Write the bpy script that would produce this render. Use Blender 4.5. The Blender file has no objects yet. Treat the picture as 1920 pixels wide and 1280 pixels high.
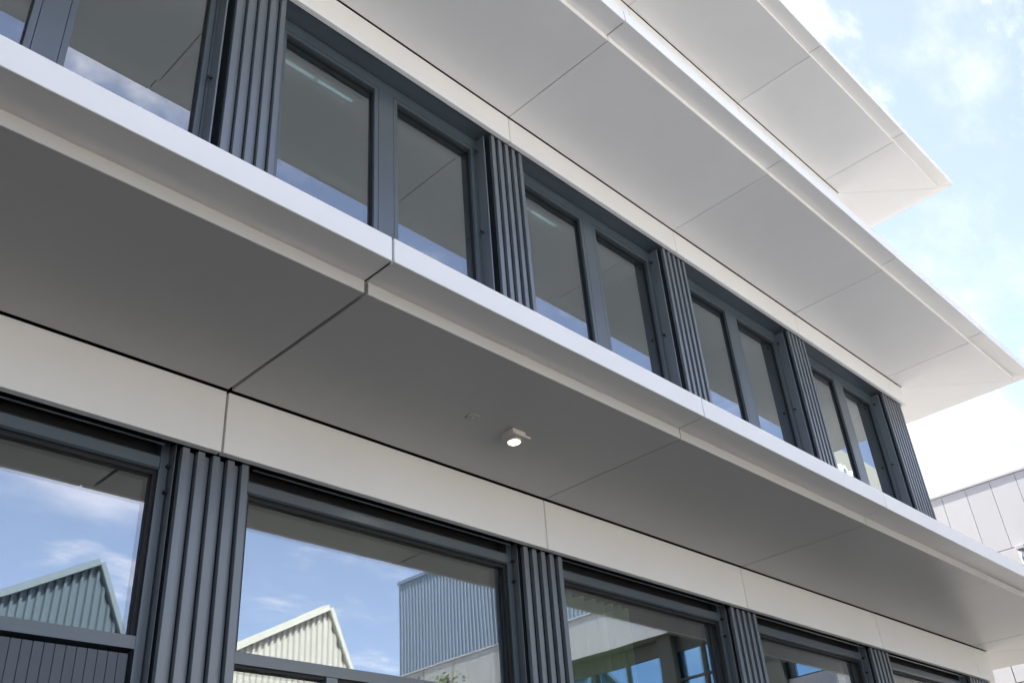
import bpy, bmesh, math, random
from mathutils import Vector, Matrix
random.seed(7)
R = math.radians
scene = bpy.context.scene
COL = scene.collection

# ------------------------------------------------------------------ camera
cam_d = bpy.data.cameras.new('camera')
cam = bpy.data.objects.new('camera', cam_d)
COL.objects.link(cam)
cam_d.sensor_fit = 'HORIZONTAL'
cam_d.sensor_width = 36.0
cam_d.lens = 36.0 * 1811.256 / 1920.0
cam_d.clip_start = 0.05
cam_d.clip_end = 3000
YAW, PITCH, ROLL = 0.8363799, 0.5563813, -0.0817110
fw = Vector((math.sin(YAW) * math.cos(PITCH), math.cos(YAW) * math.cos(PITCH), math.sin(PITCH)))
rt0 = Vector((math.cos(YAW), -math.sin(YAW), 0))
up0 = rt0.cross(fw)
rt = math.cos(ROLL) * rt0 + math.sin(ROLL) * up0
up = -math.sin(ROLL) * rt0 + math.cos(ROLL) * up0
M = Matrix.Identity(4)
for i in range(3):
    M[i][0], M[i][1], M[i][2] = rt[i], up[i], -fw[i]
M.translation = Vector((-2.300, -4.158, 1.623))
cam.matrix_world = M
scene.camera = cam

# ------------------------------------------------------------------ world: sky with thin cloud
SUN_EL, SUN_AZ = R(52), R(-13)          # azimuth measured from +y (behind the building) towards +x
sun_dir = Vector((math.sin(SUN_AZ) * math.cos(SUN_EL), math.cos(SUN_AZ) * math.cos(SUN_EL), math.sin(SUN_EL)))
world = bpy.data.worlds.new('World')
scene.world = world
world.use_nodes = True
nt = world.node_tree
nt.nodes.clear()
def N(tree, kind, **kw):
    n = tree.nodes.new(kind)
    for k, v in kw.items():
        setattr(n, k, v)
    return n
out = N(nt, 'ShaderNodeOutputWorld')
bg = N(nt, 'ShaderNodeBackground')
bg.inputs['Strength'].default_value = 0.10
sky = N(nt, 'ShaderNodeTexSky', sky_type='NISHITA')
sky.sun_disc = False
sky.sun_elevation = SUN_EL
sky.sun_rotation = SUN_AZ
sky.altitude = 100
sky.air_density = 1.0
sky.dust_density = 1.0
sky.ozone_density = 2.0
tc = N(nt, 'ShaderNodeTexCoord')
sep = N(nt, 'ShaderNodeSeparateXYZ')
nt.links.new(tc.outputs['Generated'], sep.inputs[0])
zmax = N(nt, 'ShaderNodeMath', operation='MAXIMUM'); zmax.inputs[1].default_value = 0.0
nt.links.new(sep.outputs['Z'], zmax.inputs[0])
zadd = N(nt, 'ShaderNodeMath', operation='ADD'); zadd.inputs[1].default_value = 0.16
nt.links.new(zmax.outputs[0], zadd.inputs[0])
dx = N(nt, 'ShaderNodeMath', operation='DIVIDE'); dy = N(nt, 'ShaderNodeMath', operation='DIVIDE')
nt.links.new(sep.outputs['X'], dx.inputs[0]); nt.links.new(zadd.outputs[0], dx.inputs[1])
nt.links.new(sep.outputs['Y'], dy.inputs[0]); nt.links.new(zadd.outputs[0], dy.inputs[1])
cmb = N(nt, 'ShaderNodeCombineXYZ')
nt.links.new(dx.outputs[0], cmb.inputs[0]); nt.links.new(dy.outputs[0], cmb.inputs[1])
def sky_noise(scale, detail, rough, dist, lo, hi, off):
    mp = N(nt, 'ShaderNodeMapping'); mp.inputs['Location'].default_value = off
    mp.inputs['Rotation'].default_value = (0, 0, 0.5)
    mp.inputs['Scale'].default_value = (1.0, 1.7, 1.0)
    nt.links.new(cmb.outputs[0], mp.inputs[0])
    n = N(nt, 'ShaderNodeTexNoise'); n.noise_dimensions = '2D'
    n.inputs['Scale'].default_value = scale; n.inputs['Detail'].default_value = detail
    n.inputs['Roughness'].default_value = rough; n.inputs['Distortion'].default_value = dist
    nt.links.new(mp.outputs[0], n.inputs['Vector'])
    m = N(nt, 'ShaderNodeMapRange'); m.interpolation_type = 'SMOOTHSTEP'
    m.inputs['From Min'].default_value = lo; m.inputs['From Max'].default_value = hi
    nt.links.new(n.outputs['Fac'], m.inputs['Value'])
    return m.outputs[0]
c1 = sky_noise(1.1, 9, 0.60, 0.05, 0.50, 0.95, (1.2, 9.6, 0))
c2 = sky_noise(3.2, 10, 0.62, 0.12, 0.52, 0.90, (8.8, 3.7, 0))
cmax = N(nt, 'ShaderNodeMath', operation='MAXIMUM')
nt.links.new(c1, cmax.inputs[0]); nt.links.new(c2, cmax.inputs[1])
veil = N(nt, 'ShaderNodeMapRange')                       # thin even veil plus the denser patches
veil.inputs['To Min'].default_value = 0.10; veil.inputs['To Max'].default_value = 0.95
nt.links.new(cmax.outputs[0], veil.inputs['Value'])
mixc = N(nt, 'ShaderNodeMix', data_type='RGBA')
mixc.inputs['B'].default_value = (6.5, 6.7, 7.0, 1)
nt.links.new(veil.outputs[0], mixc.inputs['Factor'])
nt.links.new(sky.outputs[0], mixc.inputs['A'])
wb = N(nt, 'ShaderNodeVectorMath', operation='MULTIPLY')   # white balance of the daylight
wb.inputs[1].default_value = (1.055, 0.95, 0.955)
nt.links.new(mixc.outputs['Result'], wb.inputs[0])
nt.links.new(wb.outputs[0], bg.inputs['Color'])
nt.links.new(bg.outputs[0], out.inputs['Surface'])

# ------------------------------------------------------------------ sun
sd = bpy.data.lights.new('sun', 'SUN')
sd.energy = 4.2
sd.angle = R(0.6)
sd.color = (1.0, 0.95, 0.87)
sun = bpy.data.objects.new('sun', sd)
COL.objects.link(sun)
sun.rotation_euler = sun_dir.to_track_quat('Z', 'Y').to_euler()
sun.location = (30, 40, 60)

vs = scene.view_settings
vs.view_transform = 'Standard'
vs.look = 'None'
vs.gamma = 1.0
vs.exposure = 2.02
vs.use_curve_mapping = False
scene.cycles.use_denoising = True
scene.cycles.max_bounces = 14
scene.cycles.diffuse_bounces = 6
scene.cycles.glossy_bounces = 6
scene.cycles.transparent_max_bounces = 16
scene.cycles.sample_clamp_indirect = 8

# ------------------------------------------------------------------ materials
def mat(name, col, rough=0.5, spec=0.5, metal=0.0, var=0.0, vscale=3.0, bump=0.0, bscale=40.0, rvar=0.0, objvar=0.0, coat=0.0, wave=0.0, wscale=0.7, ior=1.5):
    m = bpy.data.materials.new(name)
    m.use_nodes = True
    t = m.node_tree
    b = t.nodes['Principled BSDF']
    b.inputs['Base Color'].default_value = (*col, 1)
    b.inputs['Roughness'].default_value = rough
    b.inputs['Specular IOR Level'].default_value = spec
    b.inputs['Metallic'].default_value = metal
    b.inputs['IOR'].default_value = ior
    b.inputs['Coat Weight'].default_value = coat
    g = N(t, 'ShaderNodeNewGeometry')
    if var or objvar:
        n = N(t, 'ShaderNodeTexNoise')
        n.inputs['Scale'].default_value = vscale; n.inputs['Detail'].default_value = 7; n.inputs['Roughness'].default_value = 0.65
        t.links.new(g.outputs['Position'], n.inputs['Vector'])
        mr = N(t, 'ShaderNodeMapRange')
        mr.inputs['From Min'].default_value = 0.25; mr.inputs['From Max'].default_value = 0.75
        mr.inputs['To Min'].default_value = 1 - var; mr.inputs['To Max'].default_value = 1 + var
        t.links.new(n.outputs['Fac'], mr.inputs['Value'])
        oi = N(t, 'ShaderNodeObjectInfo')
        orr = N(t, 'ShaderNodeMapRange')
        orr.inputs['To Min'].default_value = 1 - objvar; orr.inputs['To Max'].default_value = 1 + objvar
        t.links.new(oi.outputs['Random'], orr.inputs['Value'])
        mu = N(t, 'ShaderNodeMath', operation='MULTIPLY')
        t.links.new(mr.outputs[0], mu.inputs[0]); t.links.new(orr.outputs[0], mu.inputs[1])
        vm = N(t, 'ShaderNodeVectorMath', operation='SCALE')
        vm.inputs[0].default_value = col
        t.links.new(mu.outputs[0], vm.inputs['Scale'])
        t.links.new(vm.outputs[0], b.inputs['Base Color'])
    if rvar:
        n2 = N(t, 'ShaderNodeTexNoise'); n2.inputs['Scale'].default_value = vscale * 1.7; n2.inputs['Detail'].default_value = 5
        t.links.new(g.outputs['Position'], n2.inputs['Vector'])
        m2 = N(t, 'ShaderNodeMapRange')
        m2.inputs['To Min'].default_value = rough - rvar; m2.inputs['To Max'].default_value = rough + rvar
        t.links.new(n2.outputs['Fac'], m2.inputs['Value'])
        t.links.new(m2.outputs[0], b.inputs['Roughness'])
    last = None
    for amount, sc, dist in ((bump, bscale, 0.002), (wave, wscale, 0.02)):
        if amount:
            n3 = N(t, 'ShaderNodeTexNoise'); n3.inputs['Scale'].default_value = sc; n3.inputs['Detail'].default_value = 3
            t.links.new(g.outputs['Position'], n3.inputs['Vector'])
            bu = N(t, 'ShaderNodeBump'); bu.inputs['Strength'].default_value = amount; bu.inputs['Distance'].default_value = dist
            t.links.new(n3.outputs['Fac'], bu.inputs['Height'])
            if last: t.links.new(last.outputs[0], bu.inputs['Normal'])
            last = bu
    if last: t.links.new(last.outputs[0], b.inputs['Normal'])
    return m

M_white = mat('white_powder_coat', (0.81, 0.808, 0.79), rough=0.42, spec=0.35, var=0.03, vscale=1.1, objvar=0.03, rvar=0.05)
M_grey = mat('shade_darkened_grey_coat', (0.53, 0.525, 0.505), rough=0.37, spec=0.24, var=0.02, vscale=1.3, objvar=0.035, rvar=0.04)  # grey-white coat, with the lowest soffit's shade darkened into its colour
M_dark = mat('dark_substructure', (0.03, 0.03, 0.032), rough=0.7, var=0.1)
M_anth = mat('anthracite_powder_coat', (0.100, 0.121, 0.137), rough=0.325, spec=0.5, ior=2.05, var=0.06, vscale=2.5, objvar=0.07, rvar=0.02)
M_anthd = mat('anthracite_frame', (0.052, 0.072, 0.085), rough=0.325, spec=0.5, ior=2.0, var=0.04, vscale=2.5, rvar=0.02)
M_return = mat('blackish_return_sheet', (0.022, 0.030, 0.037), rough=0.5, spec=0.3, var=0.05)
M_gasket = mat('black_gasket', (0.008, 0.008, 0.009), rough=0.6)
M_boards = mat('grey_board_paint', (0.085, 0.098, 0.115), rough=0.45, var=0.06, vscale=6, objvar=0.05)
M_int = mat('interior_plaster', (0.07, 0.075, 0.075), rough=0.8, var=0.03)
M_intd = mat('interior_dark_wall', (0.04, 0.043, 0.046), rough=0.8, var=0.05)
M_metal = mat('brushed_steel', (0.55, 0.56, 0.57), rough=0.3, metal=1.0)
M_concrete = mat('light_concrete_paving', (0.56, 0.53, 0.48), rough=0.85, var=0.12, vscale=0.6, bump=0.3, bscale=20)
M_asphalt = mat('asphalt', (0.045, 0.045, 0.046), rough=0.85, var=0.15, vscale=2.5, bump=0.5, bscale=60)
M_kerb = mat('kerb_concrete', (0.08, 0.079, 0.076), rough=0.85, var=0.1)
M_soil = mat('grass_verge', (0.06, 0.085, 0.03), rough=0.95, var=0.3, vscale=1.5)
M_paint = mat('road_paint', (0.75, 0.75, 0.73), rough=0.7, var=0.1)
M_shed_blue = mat('blue_grey_corrugated_sheet', (0.085, 0.118, 0.145), rough=0.45, var=0.06, vscale=0.8)
M_shed_cream = mat('cream_corrugated_sheet', (0.46, 0.46, 0.42), rough=0.5, var=0.05, vscale=0.8)
M_trim_blue = mat('pale_blue_trim', (0.16, 0.205, 0.235), rough=0.45, var=0.03)
M_trim_cream = mat('cream_trim', (0.5, 0.5, 0.45), rough=0.45, var=0.03)
M_box = mat('slate_blue_profiled_sheet', (0.19, 0.24, 0.30), rough=0.4, var=0.04, vscale=0.5)
M_neigh = mat('pale_grey_composite_panel', (0.425, 0.425, 0.427), rough=0.38, var=0.015, vscale=0.8, objvar=0.02, wave=0.10, wscale=1.2)
M_neighd = mat('dark_olive_soffit', (0.07, 0.075, 0.06), rough=0.6, var=0.05)
M_cream = mat('cream_render', (0.29, 0.29, 0.255), rough=0.6, var=0.03)
M_letter = mat('white_sign_letter', (0.85, 0.86, 0.86), rough=0.4)
M_bark = mat('bark', (0.12, 0.09, 0.06), rough=0.9, var=0.2, vscale=15)
M_leaf = mat('leaf', (0.10, 0.14, 0.045), rough=0.6, var=0.3, vscale=4)
M_curtain = mat('pale_green_sheer_curtain', (0.62, 0.80, 0.50), rough=0.9, var=0.06, vscale=9)
M_lampbody = mat('cream_lamp_housing', (0.62, 0.60, 0.55), rough=0.45, var=0.03)

def emis(name, col, s):
    m = bpy.data.materials.new(name); m.use_nodes = True
    b = m.node_tree.nodes['Principled BSDF']
    b.inputs['Base Color'].default_value = (*col, 1)
    b.inputs['Emission Color'].default_value = (*col, 1)
    b.inputs['Emission Strength'].default_value = s
    return m
M_lens = emis('lit_lamp_lens', (1.0, 0.95, 0.80), 7.0)
M_strip = emis('strip_lamp_tube', (0.80, 1.0, 0.95), 0.45)

def glass(name, trans, refl, r0, r1):
    """coated insulating glass: Fresnel-weighted mirror over a tinted see-through pane"""
    m = bpy.data.materials.new(name); m.use_nodes = True
    t = m.node_tree; t.nodes.clear()
    o = N(t, 'ShaderNodeOutputMaterial')
    tr = N(t, 'ShaderNodeBsdfTransparent'); tr.inputs['Color'].default_value = (*trans, 1)
    gl = N(t, 'ShaderNodeBsdfGlossy'); gl.inputs['Color'].default_value = (*refl, 1); gl.inputs['Roughness'].default_value = 0.0
    fr = N(t, 'ShaderNodeFresnel'); fr.inputs['IOR'].default_value = 1.52
    mr = N(t, 'ShaderNodeMapRange')
    mr.inputs['To Min'].default_value = r0; mr.inputs['To Max'].default_value = r1
    t.links.new(fr.outputs[0], mr.inputs['Value'])
    g = N(t, 'ShaderNodeNewGeometry')
    ior = N(t, 'ShaderNodeMapRange')                      # same index seen from either side of the thin pane
    ior.inputs['To Min'].default_value = 1.52; ior.inputs['To Max'].default_value = 1 / 1.52
    t.links.new(g.outputs['Backfacing'], ior.inputs['Value'])
    t.links.new(ior.outputs[0], fr.inputs['IOR'])
    n3 = N(t, 'ShaderNodeTexNoise'); n3.inputs['Scale'].default_value = 1.1; n3.inputs['Detail'].default_value = 1
    t.links.new(g.outputs['Position'], n3.inputs['Vector'])
    bu = N(t, 'ShaderNodeBump'); bu.inputs['Strength'].default_value = 0.035; bu.inputs['Distance'].default_value = 0.02
    t.links.new(n3.outputs['Fac'], bu.inputs['Height'])
    t.links.new(bu.outputs[0], gl.inputs['Normal'])
    mx = N(t, 'ShaderNodeMixShader')
    t.links.new(mr.outputs[0], mx.inputs[0]); t.links.new(tr.outputs[0], mx.inputs[1]); t.links.new(gl.outputs[0], mx.inputs[2])
    t.links.new(mx.outputs[0], o.inputs['Surface'])
    return m
M_glass = glass('coated_window_glass', (0.88, 0.93, 0.92), (0.94, 0.98, 1.0), 0.25, 1.0)
M_glass_up = glass('tinted_upper_window_glass', (0.34, 0.42, 0.45), (0.90, 0.97, 1.0), 0.27, 1.0)
M_blueglass = glass('blue_tinted_glazing', (0.06, 0.16, 0.25), (0.45, 0.75, 1.0), 0.55, 1.0)

# ------------------------------------------------------------------ mesh helpers
CACHE = {}
def link(name, me, m, parent=None, loc=(0, 0, 0), rot=(0, 0, 0)):
    if m is not None and not me.materials:
        me.materials.append(m)
    o = bpy.data.objects.new(name, me)
    COL.objects.link(o)
    if parent is not None:
        o.parent = parent
    o.location = loc; o.rotation_euler = rot
    return o
def finish(bm, name):
    bmesh.ops.recalc_face_normals(bm, faces=bm.faces[:])
    me = bpy.data.meshes.new(name); bm.to_mesh(me); bm.free()
    return me
def box_me(sx, sy, sz, bev, m):
    key = (round(sx, 4), round(sy, 4), round(sz, 4), bev, m.name)
    if key not in CACHE:
        bm = bmesh.new()
        bmesh.ops.create_cube(bm, size=1)
        bmesh.ops.scale(bm, vec=(sx, sy, sz), verts=bm.verts[:])
        if bev:
            bmesh.ops.bevel(bm, geom=bm.edges[:], offset=bev, segments=1, affect='EDGES')
        me = finish(bm, 'block'); me.materials.append(m)
        CACHE[key] = me
    return CACHE[key]
def box(name, x0, x1, y0, y1, z0, z1, m, parent=None, bev=0.002):
    me = box_me(x1 - x0, y1 - y0, z1 - z0, bev, m)
    return link(name, me, m, parent, ((x0 + x1) / 2, (y0 + y1) / 2, (z0 + z1) / 2))
def prism(name, pts, z0, z1, m, parent=None, bev=0.002):
    """plan polygon extruded from z0 to z1"""
    bm = bmesh.new()
    vs_ = [bm.verts.new((x, y, z0)) for x, y in pts]
    f = bm.faces.new(vs_)
    r_ = bmesh.ops.extrude_face_region(bm, geom=[f])
    for v in [g for g in r_['geom'] if isinstance(g, bmesh.types.BMVert)]:
        v.co.z = z1
    bmesh.ops.recalc_face_normals(bm, faces=bm.faces[:])
    if bev:
        bmesh.ops.bevel(bm, geom=bm.edges[:], offset=bev, segments=1, affect='EDGES')
    return link(name, finish(bm, name), m, parent)
def add_box(bm, x0, x1, y0, y1, z0, z1):
    v = [bm.verts.new(c) for c in ((x0,y0,z0),(x1,y0,z0),(x1,y1,z0),(x0,y1,z0),(x0,y0,z1),(x1,y0,z1),(x1,y1,z1),(x0,y1,z1))]
    for q in ((0,3,2,1),(4,5,6,7),(0,1,5,4),(1,2,6,5),(2,3,7,6),(3,0,4,7)):
        bm.faces.new([v[i] for i in q])
def boxes(name, lst, m, parent=None):
    bm = bmesh.new()
    for b in lst: add_box(bm, *b)
    return link(name, finish(bm, name), m, parent)
def cyl_me(r0, r1, h, seg=24):
    bm = bmesh.new()
    bmesh.ops.create_cone(bm, cap_ends=True, segments=seg, radius1=r0, radius2=r1, depth=h)
    me = finish(bm, 'cylinder')
    for p in me.polygons: p.use_smooth = len(p.vertices) == 4
    return me
def tag(o, label, cat, group=None, kind=None):
    o['label'] = label
    if cat: o['category'] = cat
    if group: o['group'] = group
    if kind: o['kind'] = kind
    return o
def empty(name, loc=(0, 0, 0), parent=None):
    e = bpy.data.objects.new(name, None); COL.objects.link(e); e.location = loc
    e.empty_display_size = 0.3
    if parent is not None: e.parent = parent
    return e

# ------------------------------------------------------------------ ground
def sheet(name, x0, x1, y0, y1, z, m):
    me = bpy.data.meshes.new(name)
    me.from_pydata([(x0, y0, z), (x1, y0, z), (x1, y1, z), (x0, y1, z)], [], [(0, 1, 2, 3)])
    o = link(name, me, m); o['kind'] = 'structure'
    return o
sheet('ground', -600, 600, -600, 600, 0.0, M_concrete)
sheet('road', -200, 200, -9.8, -2.2, 0.004, M_asphalt)
o = box('pavement', -60, 16.5, -2.0, 0.0, -0.1, 0.12, M_kerb); o['kind'] = 'structure'

# ------------------------------------------------------------------ the office building
W = 2.5
XE = 10.452                                   # corner of the building
LV = [  # soffit z, soffit depth, reveal, fascia depth, fascia height, panel band height
    dict(z=4.25, s=1.189, r=0.075, f=1.387, t=0.138, hb=0.361),
    dict(z=7.946, s=1.179, r=0.065, f=1.375, t=0.134, hb=0.292),
    dict(z=11.547, s=1.177, r=0.055, f=1.359, t=0.130, hb=0.292)]
J0, J1 = -3, 4
B = empty('office_building', (0, 0, 0))
tag(B, 'white office building with stacked canopies, dark windows and fluted grey pilasters', 'building')
SIDE = 7.0
def canopy(L, li):
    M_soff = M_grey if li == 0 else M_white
    z, s, r, f, t = L['z'], L['s'], L['r'], L['f'], L['t']
    core = prism('canopy', [(J0 * W, 0.30), (J0 * W, -f + 0.03), (XE + f - 0.03, -f + 0.03), (XE + f - 0.03, SIDE), (XE - 0.3, SIDE), (XE - 0.3, 0.30)],
                 z + r + 0.006, z + r + t - 0.03, M_dark, B, 0)
    prism('canopy_top', [(J0 * W, 0.10), (J0 * W, -f + 0.05), (XE + f - 0.05, -f + 0.05), (XE + f - 0.05, SIDE - 0.02), (XE - 0.1, SIDE - 0.02), (XE - 0.1, 0.10)],
          z + r + t - 0.028, z + r + t - 0.006, M_white, core, 0)
    gs = 0.018 if li == 0 else 0.011
    for j in range(J0, J1 + 1):
        a, b = j * W, (j + 1) * W
        ga = 0.010 if (li == 0 and j == 0) else 0.004
        gb = 0.010 if (li == 0 and j == -1) else 0.004
        ys = random.uniform(-0.0025, 0.0025); zs = random.uniform(-0.0015, 0.0015)
        if j < J1:
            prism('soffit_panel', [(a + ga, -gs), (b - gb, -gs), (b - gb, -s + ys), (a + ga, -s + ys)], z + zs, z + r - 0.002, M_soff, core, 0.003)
            ga, gb = min(ga, 0.006), min(gb, 0.006)
            prism('fascia_panel', [(a + ga, -s + 0.06), (b - gb, -s + 0.06), (b - gb, -f + ys), (a + ga, -f + ys)], z + r + zs, z + r + t, M_white, core, 0.003)
        else:
            m = 0.0018
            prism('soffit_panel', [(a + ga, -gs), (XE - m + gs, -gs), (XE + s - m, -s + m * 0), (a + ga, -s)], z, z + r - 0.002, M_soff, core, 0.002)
            prism('fascia_panel', [(a + ga, -s + 0.06), (XE + s - 0.06 - m, -s + 0.06), (XE + f - m, -f), (a + ga, -f)], z + r, z + r + t, M_white, core, 0.002)
    # return along the gable end
    m = 0.0018
    y0 = None
    ends = [-99, 2.5, 5.0, SIDE]
    for k in range(3):
        if k == 0:
            sp = [(XE + 0.004, -0.002), (XE + s, -s + 2 * m), (XE + s, ends[1] - 0.004), (XE + 0.004, ends[1] - 0.004)]
            fp = [(XE + s - 0.06, -s + 0.06 + 2 * m), (XE + f, -f + 2 * m), (XE + f, ends[1] - 0.004), (XE + s - 0.06, ends[1] - 0.004)]
        else:
            sp = [(XE + 0.022, ends[k]), (XE + s, ends[k]), (XE + s, ends[k + 1] - 0.008), (XE + 0.022, ends[k + 1] - 0.008)]
            fp = [(XE + s - 0.06, ends[k]), (XE + f, ends[k]), (XE + f, ends[k + 1] - 0.008), (XE + s - 0.06, ends[k + 1] - 0.008)]
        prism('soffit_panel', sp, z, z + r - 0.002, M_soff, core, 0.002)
        prism('fascia_panel', fp, z + r, z + r + t, M_white, core, 0.002)
    # panel band on the wall under the soffit
    hb = L['hb']
    band = boxes('wall_band', [(J0 * W, XE - 0.06, 0.055, 0.30, z - hb + (0.062 if li == 0 else 0.004), z + r), (XE - 0.30, XE - 0.06, 0.30, SIDE, z - hb + 0.004, z + r)], M_gasket if li == 0 else M_anthd, B)
    for j in range(J0, J1 + 1):
        a, b = j * W, (j + 1) * W
        g = 0.007 if li == 0 and j in (0,) else 0.004
        g2 = 0.007 if li == 0 and j in (-1,) else 0.004
        if j < J1:
            box('wall_panel', a + g, b - g2, 0.0, 0.045, z - hb, z - 0.005, M_white, band, 0.0025)
        else:
            box('wall_panel', a + g, XE, 0.0, 0.045, z - hb, z - 0.005, M_white, band, 0.0025)
    for k in range(3):
        box('wall_panel', XE - 0.045, XE - 0.0005, 0.0455 if k == 0 else ends[k], ends[k + 1] - 0.008, z - hb, z - 0.005, M_white, band, 0.0025)
    return core
for li, L in enumerate(LV):
    canopy(L, li)

# pilasters: backing plus separate ribs
PITCH_R, RIBW, PF, PD = 0.0863, 0.041, 0.050, 0.032
def pilaster(x0, n, z0, z1):
    w = PITCH_R * (n - 1) + RIBW
    p = boxes('pilaster', [(x0 + 0.001, x0 + w - 0.001, PF + PD + 0.0125, 0.40, z0, z1 - 0.012)], M_return, B)
    for k in range(n - 1):                                # trough floor between two ribs, with a shadow slot
        a = x0 + k * PITCH_R
        box('trough_strip', a + RIBW + 0.0015, a + PITCH_R - 0.006, PF + PD, PF + PD + 0.012, z0, z1 - 0.010, M_anth, p, 0)
    for k in range(n):
        a = x0 + k * PITCH_R
        box('rib', a, a + RIBW, PF, PF + PD - 0.0005, z0, z1 - 0.004, M_anth, p, 0.002)
    return p
floors = [(0.12, LV[0]['z'] - LV[0]['hb'] + 0.0), (4.44, LV[1]['z'] - LV[1]['hb']), (8.13, LV[2]['z'] - LV[2]['hb'])]
PW = PITCH_R * 4 + RIBW
for fi, (za, zb) in enumerate(floors):
    for j in range(J0, J1):
        pilaster(j * W - PW / 2, 5, za, zb)
    pilaster(9.79, 7, za, zb)

# upper windows (two lights, central mullion)
def upper_window(j, z0, z1):
    a = j * W; x0, x1 = a + PW / 2 + 0.004, a + W - PW / 2 - 0.004
    if j == 3: x1 = 9.786
    zt = z1 + 0.0
    xm0, xm1 = a + 1.137, a + 1.369
    f = boxes('window', [(x0, a + 0.265, 0.200, 0.30, z0, zt), (x1 - 0.07, x1, 0.200, 0.30, z0, zt), (a + 0.2655, x1 - 0.0705, 0.2002, 0.30, zt - 0.105, zt),
                         (a + 0.2655, x1 - 0.0705, 0.2002, 0.30, z0, z0 + 0.07), (xm0 + 0.042, xm1 - 0.042, 0.2004, 0.30, z0 + 0.0705, zt - 0.1055)], M_anthd, B)
    for (p0, p1) in ((a + 0.269, xm0 + 0.038), (xm1 - 0.038, x1 - 0.074)):
        zl, zh, s = z0 + 0.074, zt - 0.109, 0.038
        boxes('sash', [(p0, p0 + s, 0.201, 0.28, zl, zh), (p1 - s, p1, 0.201, 0.28, zl, zh), (p0 + s, p1 - s, 0.2012, 0.28, zh - s, zh), (p0 + s, p1 - s, 0.2012, 0.28, zl, zl + s)], M_anthd, f)
        boxes('gasket', [(p0 + s, p0 + s + 0.006, 0.226, 0.268, zl + s, zh - s), (p1 - s - 0.006, p1 - s, 0.226, 0.268, zl + s, zh - s),
                         (p0 + s + 0.006, p1 - s - 0.006, 0.226, 0.268, zh - s - 0.02, zh - s)], M_gasket, f)
        box('glass_pane', p0 + s + 0.001, p1 - s - 0.001, 0.240, 0.264, zl + s + 0.001, zh - s - 0.0005, M_glass_up, f, 0)
    gx = x1 - 0.052
    box('guide_rail', gx, gx + 0.013, 0.095, 0.199, z0, zt - 0.02, M_anth, f, 0.002)
    for zz in (zt - 0.16, zt - 1.05):
        o = link('guide_pin', cyl_me(0.010, 0.010, 0.04, 12), M_gasket, f, (gx - 0.012, 0.17, zz), (0, R(90), 0))
    return f
for fi in (1, 2):
    for j in range(J0, 4):
        upper_window(j, floors[fi][0] + 0.06, floors[fi][1])

# ground-floor windows (big light over a low panel)
def lower_window(j):
    a = j * W; z0, z1 = 0.14, floors[0][1]
    x0, x1 = a + 0.212, a + W - 0.212
    if j == 3: x1 = 9.76
    f = boxes('window', [(x0, x0 + 0.046, 0.150, 0.27, z0, z1 + 0.055), (x1 - 0.046, x1, 0.150, 0.27, z0, z1 + 0.055),
                         (x0 + 0.0465, x1 - 0.0465, 0.152, 0.27, 2.884, 2.942), (x0 + 0.0465, x1 - 0.0465, 0.152, 0.27, z0, z0 + 0.1)], M_anthd, B)
    box('head_bar', x0 - 0.004, x1 - 0.042, 0.140, 0.26, 3.772, 3.850, M_anthd, f, 0.010)
    box('blind_box', x0 - 0.004, x1 - 0.004, 0.215, 0.29, 3.860, 3.945, M_gasket, f, 0.01)
    box('blind_rail', x0 + 0.03, x1 - 0.06, 0.088, 0.100, 3.884, 3.892, M_metal, f, 0.002)
    box('gasket', x0 + 0.047, x1 - 0.047, 0.17, 0.194, 3.752, 3.7715, M_gasket, f, 0)
    for xg in (x0 + 0.0472, x1 - 0.0652):
        box('gasket', xg, xg + 0.018, 0.170, 0.194, 2.943, 3.7515, M_gasket, f, 0)
    box('glass_pane', x0 + 0.047, x1 - 0.047, 0.195, 0.219, 2.943, 3.771, M_glass, f, 0)
    for s in (-1, 1):
        xg = x0 - 0.012 if s < 0 else x1 + 0.006
        box('guide_rail', xg, xg + 0.006, 0.10, 0.16, z0, z1 + 0.03, M_anth, f, 0.001)
    for zz in (3.80, 3.66):
        link('guide_pin', cyl_me(0.010, 0.010, 0.03, 12), M_gasket, f, (x1 - 0.004, 0.142, zz), (R(90), 0, 0))
    if j == -1:
        box('backing', x0 + 0.05, x1 - 0.05, 0.20, 0.23, z0 + 0.1, 2.868, M_gasket, f, 0)
        p = 0.0475; n = int((x1 - x0 - 0.12) / p)
        for k in range(n):
            xa = x1 - 0.06 - (k + 1) * p
            box('board', xa + 0.001, xa + p - 0.001, 0.176, 0.1995, z0 + 0.1, 2.866, M_boards, f, 0.0015)
    else:
        xm = a + 0.81
        box('mullion', xm, xm + 0.075, 0.154, 0.27, z0 + 0.1, 2.8835, M_anthd, f, 0.002)
        boxes('gasket', [(x0 + 0.047, xm - 0.001, 0.165, 0.2, 2.868, 2.8835), (xm + 0.076, x1 - 0.047, 0.165, 0.2, 2.868, 2.8835)], M_gasket, f)
        box('glass_pane', x0 + 0.047, xm - 0.001, 0.195, 0.219, z0 + 0.1, 2.883, M_glass, f, 0)
        box('glass_pane', xm + 0.076, x1 - 0.047, 0.195, 0.219, z0 + 0.1, 2.883, M_glass, f, 0)
for j in range(J0, 4):
    lower_window(j)

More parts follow.
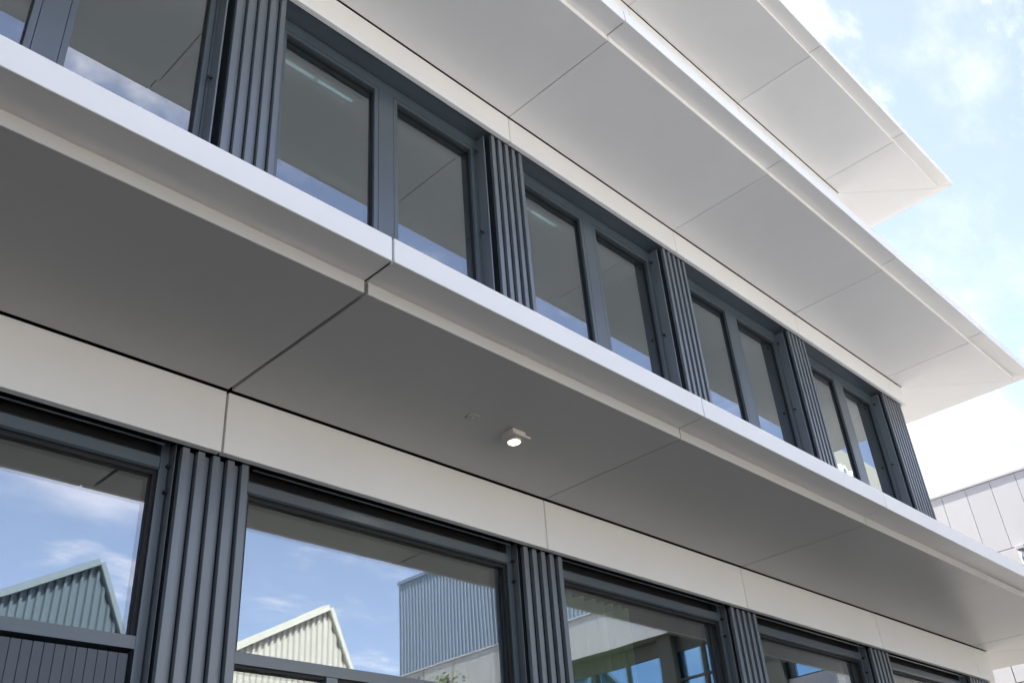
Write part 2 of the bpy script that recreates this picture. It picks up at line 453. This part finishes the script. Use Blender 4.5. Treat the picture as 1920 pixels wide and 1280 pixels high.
# body of the building: slabs, back and gable walls, interior
XL = J0 * W
for z0, z1 in ((0.02, 0.12), (3.96, 4.44), (7.66, 8.13)):
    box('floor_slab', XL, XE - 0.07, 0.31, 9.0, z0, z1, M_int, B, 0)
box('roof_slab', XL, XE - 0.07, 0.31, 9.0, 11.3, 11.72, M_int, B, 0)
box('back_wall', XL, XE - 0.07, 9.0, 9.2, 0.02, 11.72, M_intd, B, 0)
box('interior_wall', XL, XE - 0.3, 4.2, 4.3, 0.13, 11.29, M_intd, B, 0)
box('gable_wall', XE - 0.07, XE - 0.062, 0.31, 9.2, 0.02, 11.6, M_anth, B, 0)
box('gable_wall', XL - 0.2, XL - 0.002, 0.06, 9.2, 0.02, 11.72, M_anth, B, 0)
boxes('unseen_shade_mass', [(-48.0, XL - 0.21, 0.05, 12.0, 0.02, 11.9), (-30.0, -11.0, -15.0, 0.04, 0.02, 11.9)], M_anthd, B)  # unseen volumes added on the left to block light on facade and ground
for j in range(J0 + 1, 4, 2):
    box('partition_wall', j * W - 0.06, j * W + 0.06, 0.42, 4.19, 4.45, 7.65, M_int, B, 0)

# strip lamps hanging inside behind the upper windows
sl = [('first', 0), ('second', 1)]
for k, (nm, j) in enumerate(sl):
    e = empty('strip_lamp', (j * W + 0.35, 0.52, 7.66))
    box('tube', 0, 0.42, -0.012, 0.012, -0.045, -0.025, M_strip, e, 0.003)
    box('tube', 0.46, 0.80, -0.012, 0.012, -0.045, -0.025, M_strip, e, 0.003)
    box('mount', -0.02, 0.84, -0.02, 0.02, -0.022, -0.004, M_int, e, 0.002)
    tag(e, 'faint strip lamp inside upper window, ' + ('beside the canopy joint with the widest gap' if j == 0 else 'above the lit soffit lamp'), 'strip lamp', 'strip lamps inside the upper rooms')

# curtain in the third ground-floor window
bm = bmesh.new()
nx = 110; rows = []
for zz in (0.2, 3.75):
    row = []
    for i in range(nx + 1):
        u_ = i / nx
        x = 2.45 + u_ * 0.92
        y = 0.33 + 0.055 * math.sin(u_ * 52 + 1.1 * math.sin(u_ * 9)) + 0.012 * math.sin(u_ * 131)
        row.append(bm.verts.new((x + 0.4, y, zz)))
    rows.append(row)
for i in range(nx):
    bm.faces.new((rows[0][i], rows[0][i + 1], rows[1][i + 1], rows[1][i]))
r_ = bmesh.ops.solidify(bm, geom=bm.faces[:], thickness=0.004)
me = finish(bm, 'curtain')
for p in me.polygons: p.use_smooth = True
tag(link('curtain', me, M_curtain), 'pale green curtain in folds inside a ground floor window', 'curtain')

# ------------------------------------------------------------------ lamp and sensor on the lower soffit
Z1 = LV[0]['z']
e = empty('soffit_lamp', (1.585, -0.60, Z1 - 0.002))
tag(e, 'small square surface lamp, lit, on the grey soffit', 'lamp')
box('housing', -0.055, 0.055, -0.05, 0.05, -0.036, 0.0, M_lampbody, e, 0.002)
pl = box('plate', -0.062, 0.072, -0.075, 0.060, -0.052, -0.037, M_lampbody, e, 0.003)
ring = link('lens_ring', cyl_me(0.046, 0.042, 0.016, 32), M_lampbody, e, (-0.005, -0.005, -0.059))
link('lens', cyl_me(0.032, 0.034, 0.004, 32), M_lens, e, (-0.005, -0.005, -0.0690))
e = empty('ceiling_sensor', (1.249, -0.595, Z1 - 0.001))
tag(e, 'flat round sensor disc beside the lit soffit lamp', 'sensor')
link('rim', cyl_me(0.040, 0.043, 0.004, 32), M_grey, e, (0, 0, -0.003))
link('eye', cyl_me(0.007, 0.010, 0.004, 16), M_lampbody, e, (0, 0, -0.0062))

# ------------------------------------------------------------------ white panelled neighbour at the end of the street
NB = empty('panelled_building', (17.5, -7, 0))
tag(NB, 'pale building clad in narrow upright white panels beyond the office corner', 'building')
NX, NT = 17.5, 8.86
def nbox(name, x0, x1, y0, y1, z0, z1, m, parent=NB, bev=0.0):
    o = box(name, x0, x1, y0, y1, z0, z1, m, parent, bev)
    o.location -= NB.location if parent is NB else Vector((0, 0, 0))
    return o
YF = -5.0                                    # where the solid wall ends and the glazed part begins
nbox('wall', NX + 0.05, NX + 12, YF, 9.0, 0.0, NT - 0.05, M_kerb)
nbox('parapet', NX + 0.06, NX + 12, -19.0, YF - 0.001, 7.80, NT - 0.05, M_neighd)
nbox('coping', NX - 0.03, NX + 12, -19.0, 9.0, NT - 0.048, NT, M_neigh, NB, 0.004)
pz = 0.495
k = 0
y = 2.21 - pz * 43
while y < 8.6:
    ya, yb = y + 0.004, y + pz - 0.004
    nbox('panel', NX, NX + 0.04, ya, yb, 7.425, NT - 0.056, M_neigh, NB, 0.003) if y >= YF else nbox('panel', NX, NX + 0.04, ya, yb, 7.79, NT - 0.056, M_neigh, NB, 0.003)
    y += pz
y = YF + 0.02
while y < 8.4:
    for z0, z1 in ((5.06, 7.41), (2.56, 5.04), (0.1, 2.54)):
        nbox('panel', NX, NX + 0.04, y + 0.008, y + 0.99 - 0.008, z0, z1, M_neigh, NB, 0.003)
    y += 0.99
# soffit, lower wall and glazing behind
nbox('lower_wall', NX + 0.9, NX + 11, -18.8, -7.65, 0.0, 4.4, M_neigh)
nbox('lower_wall', NX + 0.42, NX + 11, -7.6, YF - 0.01, 0.0, 6.16, M_neigh)
for k in range(12):
    ya = -18.6 + k * 1.13
    zb = 4.45 if ya < -7.9 else 6.20
    nbox('glazing', NX + 0.5, NX + 0.54, ya + 0.04, ya + 1.08, zb, 7.40, M_blueglass)
    nbox('glazing_frame', NX + 0.44, NX + 0.6, ya - 0.045, ya + 0.035, zb - 0.03, 7.79, M_neighd)
    if zb < 5: nbox('glazing_rail', NX + 0.45, NX + 0.58, ya + 0.036, ya + 1.084, 6.10, 6.15, M_neighd)
    nbox('glazing_rail', NX + 0.45, NX + 0.58, ya + 0.036, ya + 1.084, 6.72, 6.77, M_neighd)
    nbox('glazing_head', NX + 0.46, NX + 0.59, ya + 0.036, ya + 1.084, 7.405, 7.79, M_neighd)
for yy in (-6.75, -9.55):
    nbox('column', NX + 0.22, NX + 0.43, yy, yy + 0.42, 0.0, 7.79, M_neighd)
# the rounded end of the parapet
bm = bmesh.new()
arc = [(NX + 3.0 - 3.0 * math.cos(a), -19.0 - 3.0 * math.sin(a)) for a in [R(i * 7.5) for i in range(13)]]
lo = [bm.verts.new((x, yy, 7.79)) for x, yy in arc]; hi = [bm.verts.new((x, yy, NT)) for x, yy in arc]
lo2 = [bm.verts.new((NX + 3 + (x - NX - 3) * 0.97, -19 + (yy + 19) * 0.97, 7.79)) for x, yy in arc]
hi2 = [bm.verts.new((NX + 3 + (x - NX - 3) * 0.97, -19 + (yy + 19) * 0.97, NT)) for x, yy in arc]
for i in range(12):
    bm.faces.new((lo[i], lo[i + 1], hi[i + 1], hi[i])); bm.faces.new((lo2[i], hi2[i], hi2[i + 1], lo2[i + 1]))
    bm.faces.new((hi[i], hi[i + 1], hi2[i + 1], hi2[i])); bm.faces.new((lo[i], lo2[i], lo2[i + 1], lo[i + 1]))
o = link('curved_parapet', finish(bm, 'curved_parapet'), M_neigh, NB); o.location = -NB.location
# roof-top sign block with raised letters
SB = empty('sign_block', (25.0, -6.4, NT))
tag(SB, 'cream roof block with white letters, reflected in the last upper window', 'sign')
box('block', -1.6, 9.0, -3.0, 0.0, 0.01, 13.75 - NT, M_cream, SB, 0.01)
cu = bpy.data.curves.new('letters', 'FONT')
cu.body = 'nen'; cu.size = 1.25; cu.extrude = 0.04; cu.align_x = 'LEFT'
tmp = bpy.data.objects.new('tmp', cu); COL.objects.link(tmp)
dg = bpy.context.evaluated_depsgraph_get()
me = bpy.data.meshes.new_from_object(tmp.evaluated_get(dg))
bpy.data.objects.remove(tmp)
link('lettering', me, M_letter, SB, (-1.15, 0.045, 3.66), (R(90), 0, 0))

# wall lamp on the neighbour
e = empty('wall_lamp', (NX, 1.0, 7.2))
tag(e, 'small grey wall lamp on the narrow white panels', 'lamp')
box('bracket', -0.28, -0.001, -0.06, 0.10, 0.09, 0.16, M_neigh, e, 0.006)
link('lamp_tube', cyl_me(0.06, 0.06, 0.30, 20), M_metal, e, (-0.20, 0.03, -0.06))

# ------------------------------------------------------------------ street side opposite (seen mirrored in the glass)
def shed(name, x0, xa, x1, zv, za, y, depth, ms, mtr, label):
    """saw-tooth shed: corrugated gable, trim boards, roof"""
    e = empty(name, (x0, y, 0)); tag(e, label, 'shed')
    bm = bmesh.new()
    p = 0.2; prof = []
    x = 0.0
    while x < x1 - x0 - 1e-6:
        for dx_, dy_ in ((0.0, 0.0), (0.06, 0.0), (0.085, 0.075), (0.15, 0.075), (0.175, 0.0)):
            if x + dx_ <= x1 - x0: prof.append((x + dx_, dy_))
        x += p
    def top(x):
        X = x + x0
        return zv + (za - zv) * ((X - x0) / (xa - x0) if X <= xa else (x1 - X) / (x1 - xa))
    lo_ = [bm.verts.new((x, dy_, 0.0)) for x, dy_ in prof]
    hi_ = [bm.verts.new((x, dy_, max(0.2, top(x) - 0.03))) for x, dy_ in prof]
    for i in range(len(prof) - 1):
        bm.faces.new((lo_[i], lo_[i + 1], hi_[i + 1], hi_[i]))
    link('gable_sheet', finish(bm, 'gable_sheet'), ms, e)
    def slab(nm, xA, zA, xB, zB, yA, yB, th, m):
        d = Vector((xB - xA, 0, zB - zA)).normalized(); nn = Vector((-d.z, 0, d.x)) * th
        bm = bmesh.new(); vv = []
        for yy in (yA, yB):
            for px, pz_ in ((xA, zA), (xB, zB), (xB + nn.x, zB + nn.z), (xA + nn.x, zA + nn.z)):
                vv.append(bm.verts.new((px - x0, yy, pz_)))
        for q in ((0, 1, 2, 3), (7, 6, 5, 4), (0, 4, 5, 1), (1, 5, 6, 2), (2, 6, 7, 3), (3, 7, 4, 0)):
            bm.faces.new([vv[i] for i in q])
        return link(nm, finish(bm, nm), m, e)
    slab('roof', x0, zv, xa, za, -depth, 0.02, 0.12, ms)
    slab('roof', xa, za, x1, zv, -depth, 0.02, 0.12, ms)
    slab('trim_board', x0, zv - 0.10, xa + 0.05, za - 0.06, 0.03, 0.20, 0.17, mtr)
    slab('trim_board', xa + 0.02, za - 0.02, x1, zv - 0.02, 0.03, 0.195, 0.13, mtr)
    boxes('side_wall', [(0, 0.1, -depth, -0.01, 0, zv - 0.02), (x1 - x0 - 0.1, x1 - x0, -depth, -0.01, 0, zv - 0.02), (0, x1 - x0, -depth - 0.1, -depth, 0, zv - 0.02)], ms, e)
shed('sawtooth_shed', 2.35, 8.0, 9.42, 7.75, 10.84, -20.0, 14, M_shed_blue, M_trim_blue, 'blue-grey corrugated gable reflected in the window over the boarded panel')
shed('sawtooth_shed', 9.52, 15.3, 16.75, 7.75, 10.82, -20.0, 14, M_shed_cream, M_trim_cream, 'cream corrugated gable reflected in a ground floor window')
# tall slate-blue hall
e = empty('profiled_hall', (25.0, -28.0, 0)); tag(e, 'tall slate blue hall in fine upright ribs, reflected in a ground floor window', 'building')
bm = bmesh.new(); prof = []; yy = 0.0
while yy < 18.0:
    prof += [(0.0, yy), (0.0, yy + 0.10), (-0.025, yy + 0.115), (-0.025, yy + 0.185)]; yy += 0.2
lo_ = [bm.verts.new((x, y_, 0)) for x, y_ in prof]; hi_ = [bm.verts.new((x, y_, 15.55)) for x, y_ in prof]
for i in range(len(prof) - 1): bm.faces.new((lo_[i], lo_[i + 1], hi_[i + 1], hi_[i]))
link('ribbed_wall', finish(bm, 'ribbed_wall'), M_box, e)
box('hall_body', 0.03, 16.0, 0.0, 18.0, 0, 15.5, M_box, e, 0)
box('roof_edge', -0.07, 16.0, -0.05, 18.05, 15.5, 15.66, M_box, e, 0.01)

# two young trees in front of the white building
def young_tree(x, y, h, seed, label):
    rnd = random.Random(seed)
    e = empty('young_tree', (x, y, 0)); tag(e, label, 'tree', 'young trees along the street')
    bm = bmesh.new()
    segs = 9; ring_prev = None
    pts = [Vector((0.06 * math.sin(i * 1.3 + seed), 0.06 * math.cos(i * 1.1), h * 0.93 * i / segs)) for i in range(segs + 1)]
    def tube(path, r0, r1, ns=7):
        prev = None
        for i, p in enumerate(path):
            rr = r0 + (r1 - r0) * i / (len(path) - 1)
            ring = [bm.verts.new((p.x + rr * math.cos(2 * math.pi * q / ns), p.y + rr * math.sin(2 * math.pi * q / ns), p.z)) for q in range(ns)]
            if prev:
                for q in range(ns): bm.faces.new((prev[q], prev[(q + 1) % ns], ring[(q + 1) % ns], ring[q]))
            prev = ring
    tube(pts, 0.06, 0.012)
    tips = []
    for k in range(26):
        t0 = rnd.uniform(0.35, 0.95); base = pts[int(t0 * segs)]
        a = rnd.uniform(0, 6.28); ln = (1.05 - t0) * h * 0.24 + 0.15
        tip = base + Vector((math.cos(a) * ln * 0.6, math.sin(a) * ln * 0.6, ln * 0.9))
        mid = (base + tip) / 2 + Vector((0, 0, -0.05))
        tube([base, mid, tip], 0.018, 0.005, 5); tips.append((base, tip))
    link('trunk', finish(bm, 'trunk'), M_bark, e)
    bm = bmesh.new()
    for base, tip in tips:
        for q in range(70):
            c = base.lerp(tip, rnd.uniform(0.25, 1.1)) + Vector((rnd.gauss(0, 0.09), rnd.gauss(0, 0.09), rnd.gauss(0, 0.10)))
            u_ = Vector((rnd.gauss(0, 1), rnd.gauss(0, 1), rnd.gauss(0, 1))).normalized(); v_ = u_.orthogonal().normalized()
            s_ = rnd.uniform(0.03, 0.055)
            bm.faces.new([bm.verts.new(c + u_ * s_), bm.verts.new(c + v_ * s_ * 0.5), bm.verts.new(c - u_ * s_), bm.verts.new(c - v_ * s_ * 0.5)])
    link('crown', finish(bm, 'crown'), M_leaf, e)
young_tree(12.25, -12.0, 7.45, 3, 'slim young tree reflected low under the left edge of the slate hall')
young_tree(13.15, -12.0, 7.75, 8, 'slightly taller young tree reflected low under the middle of the slate hall')
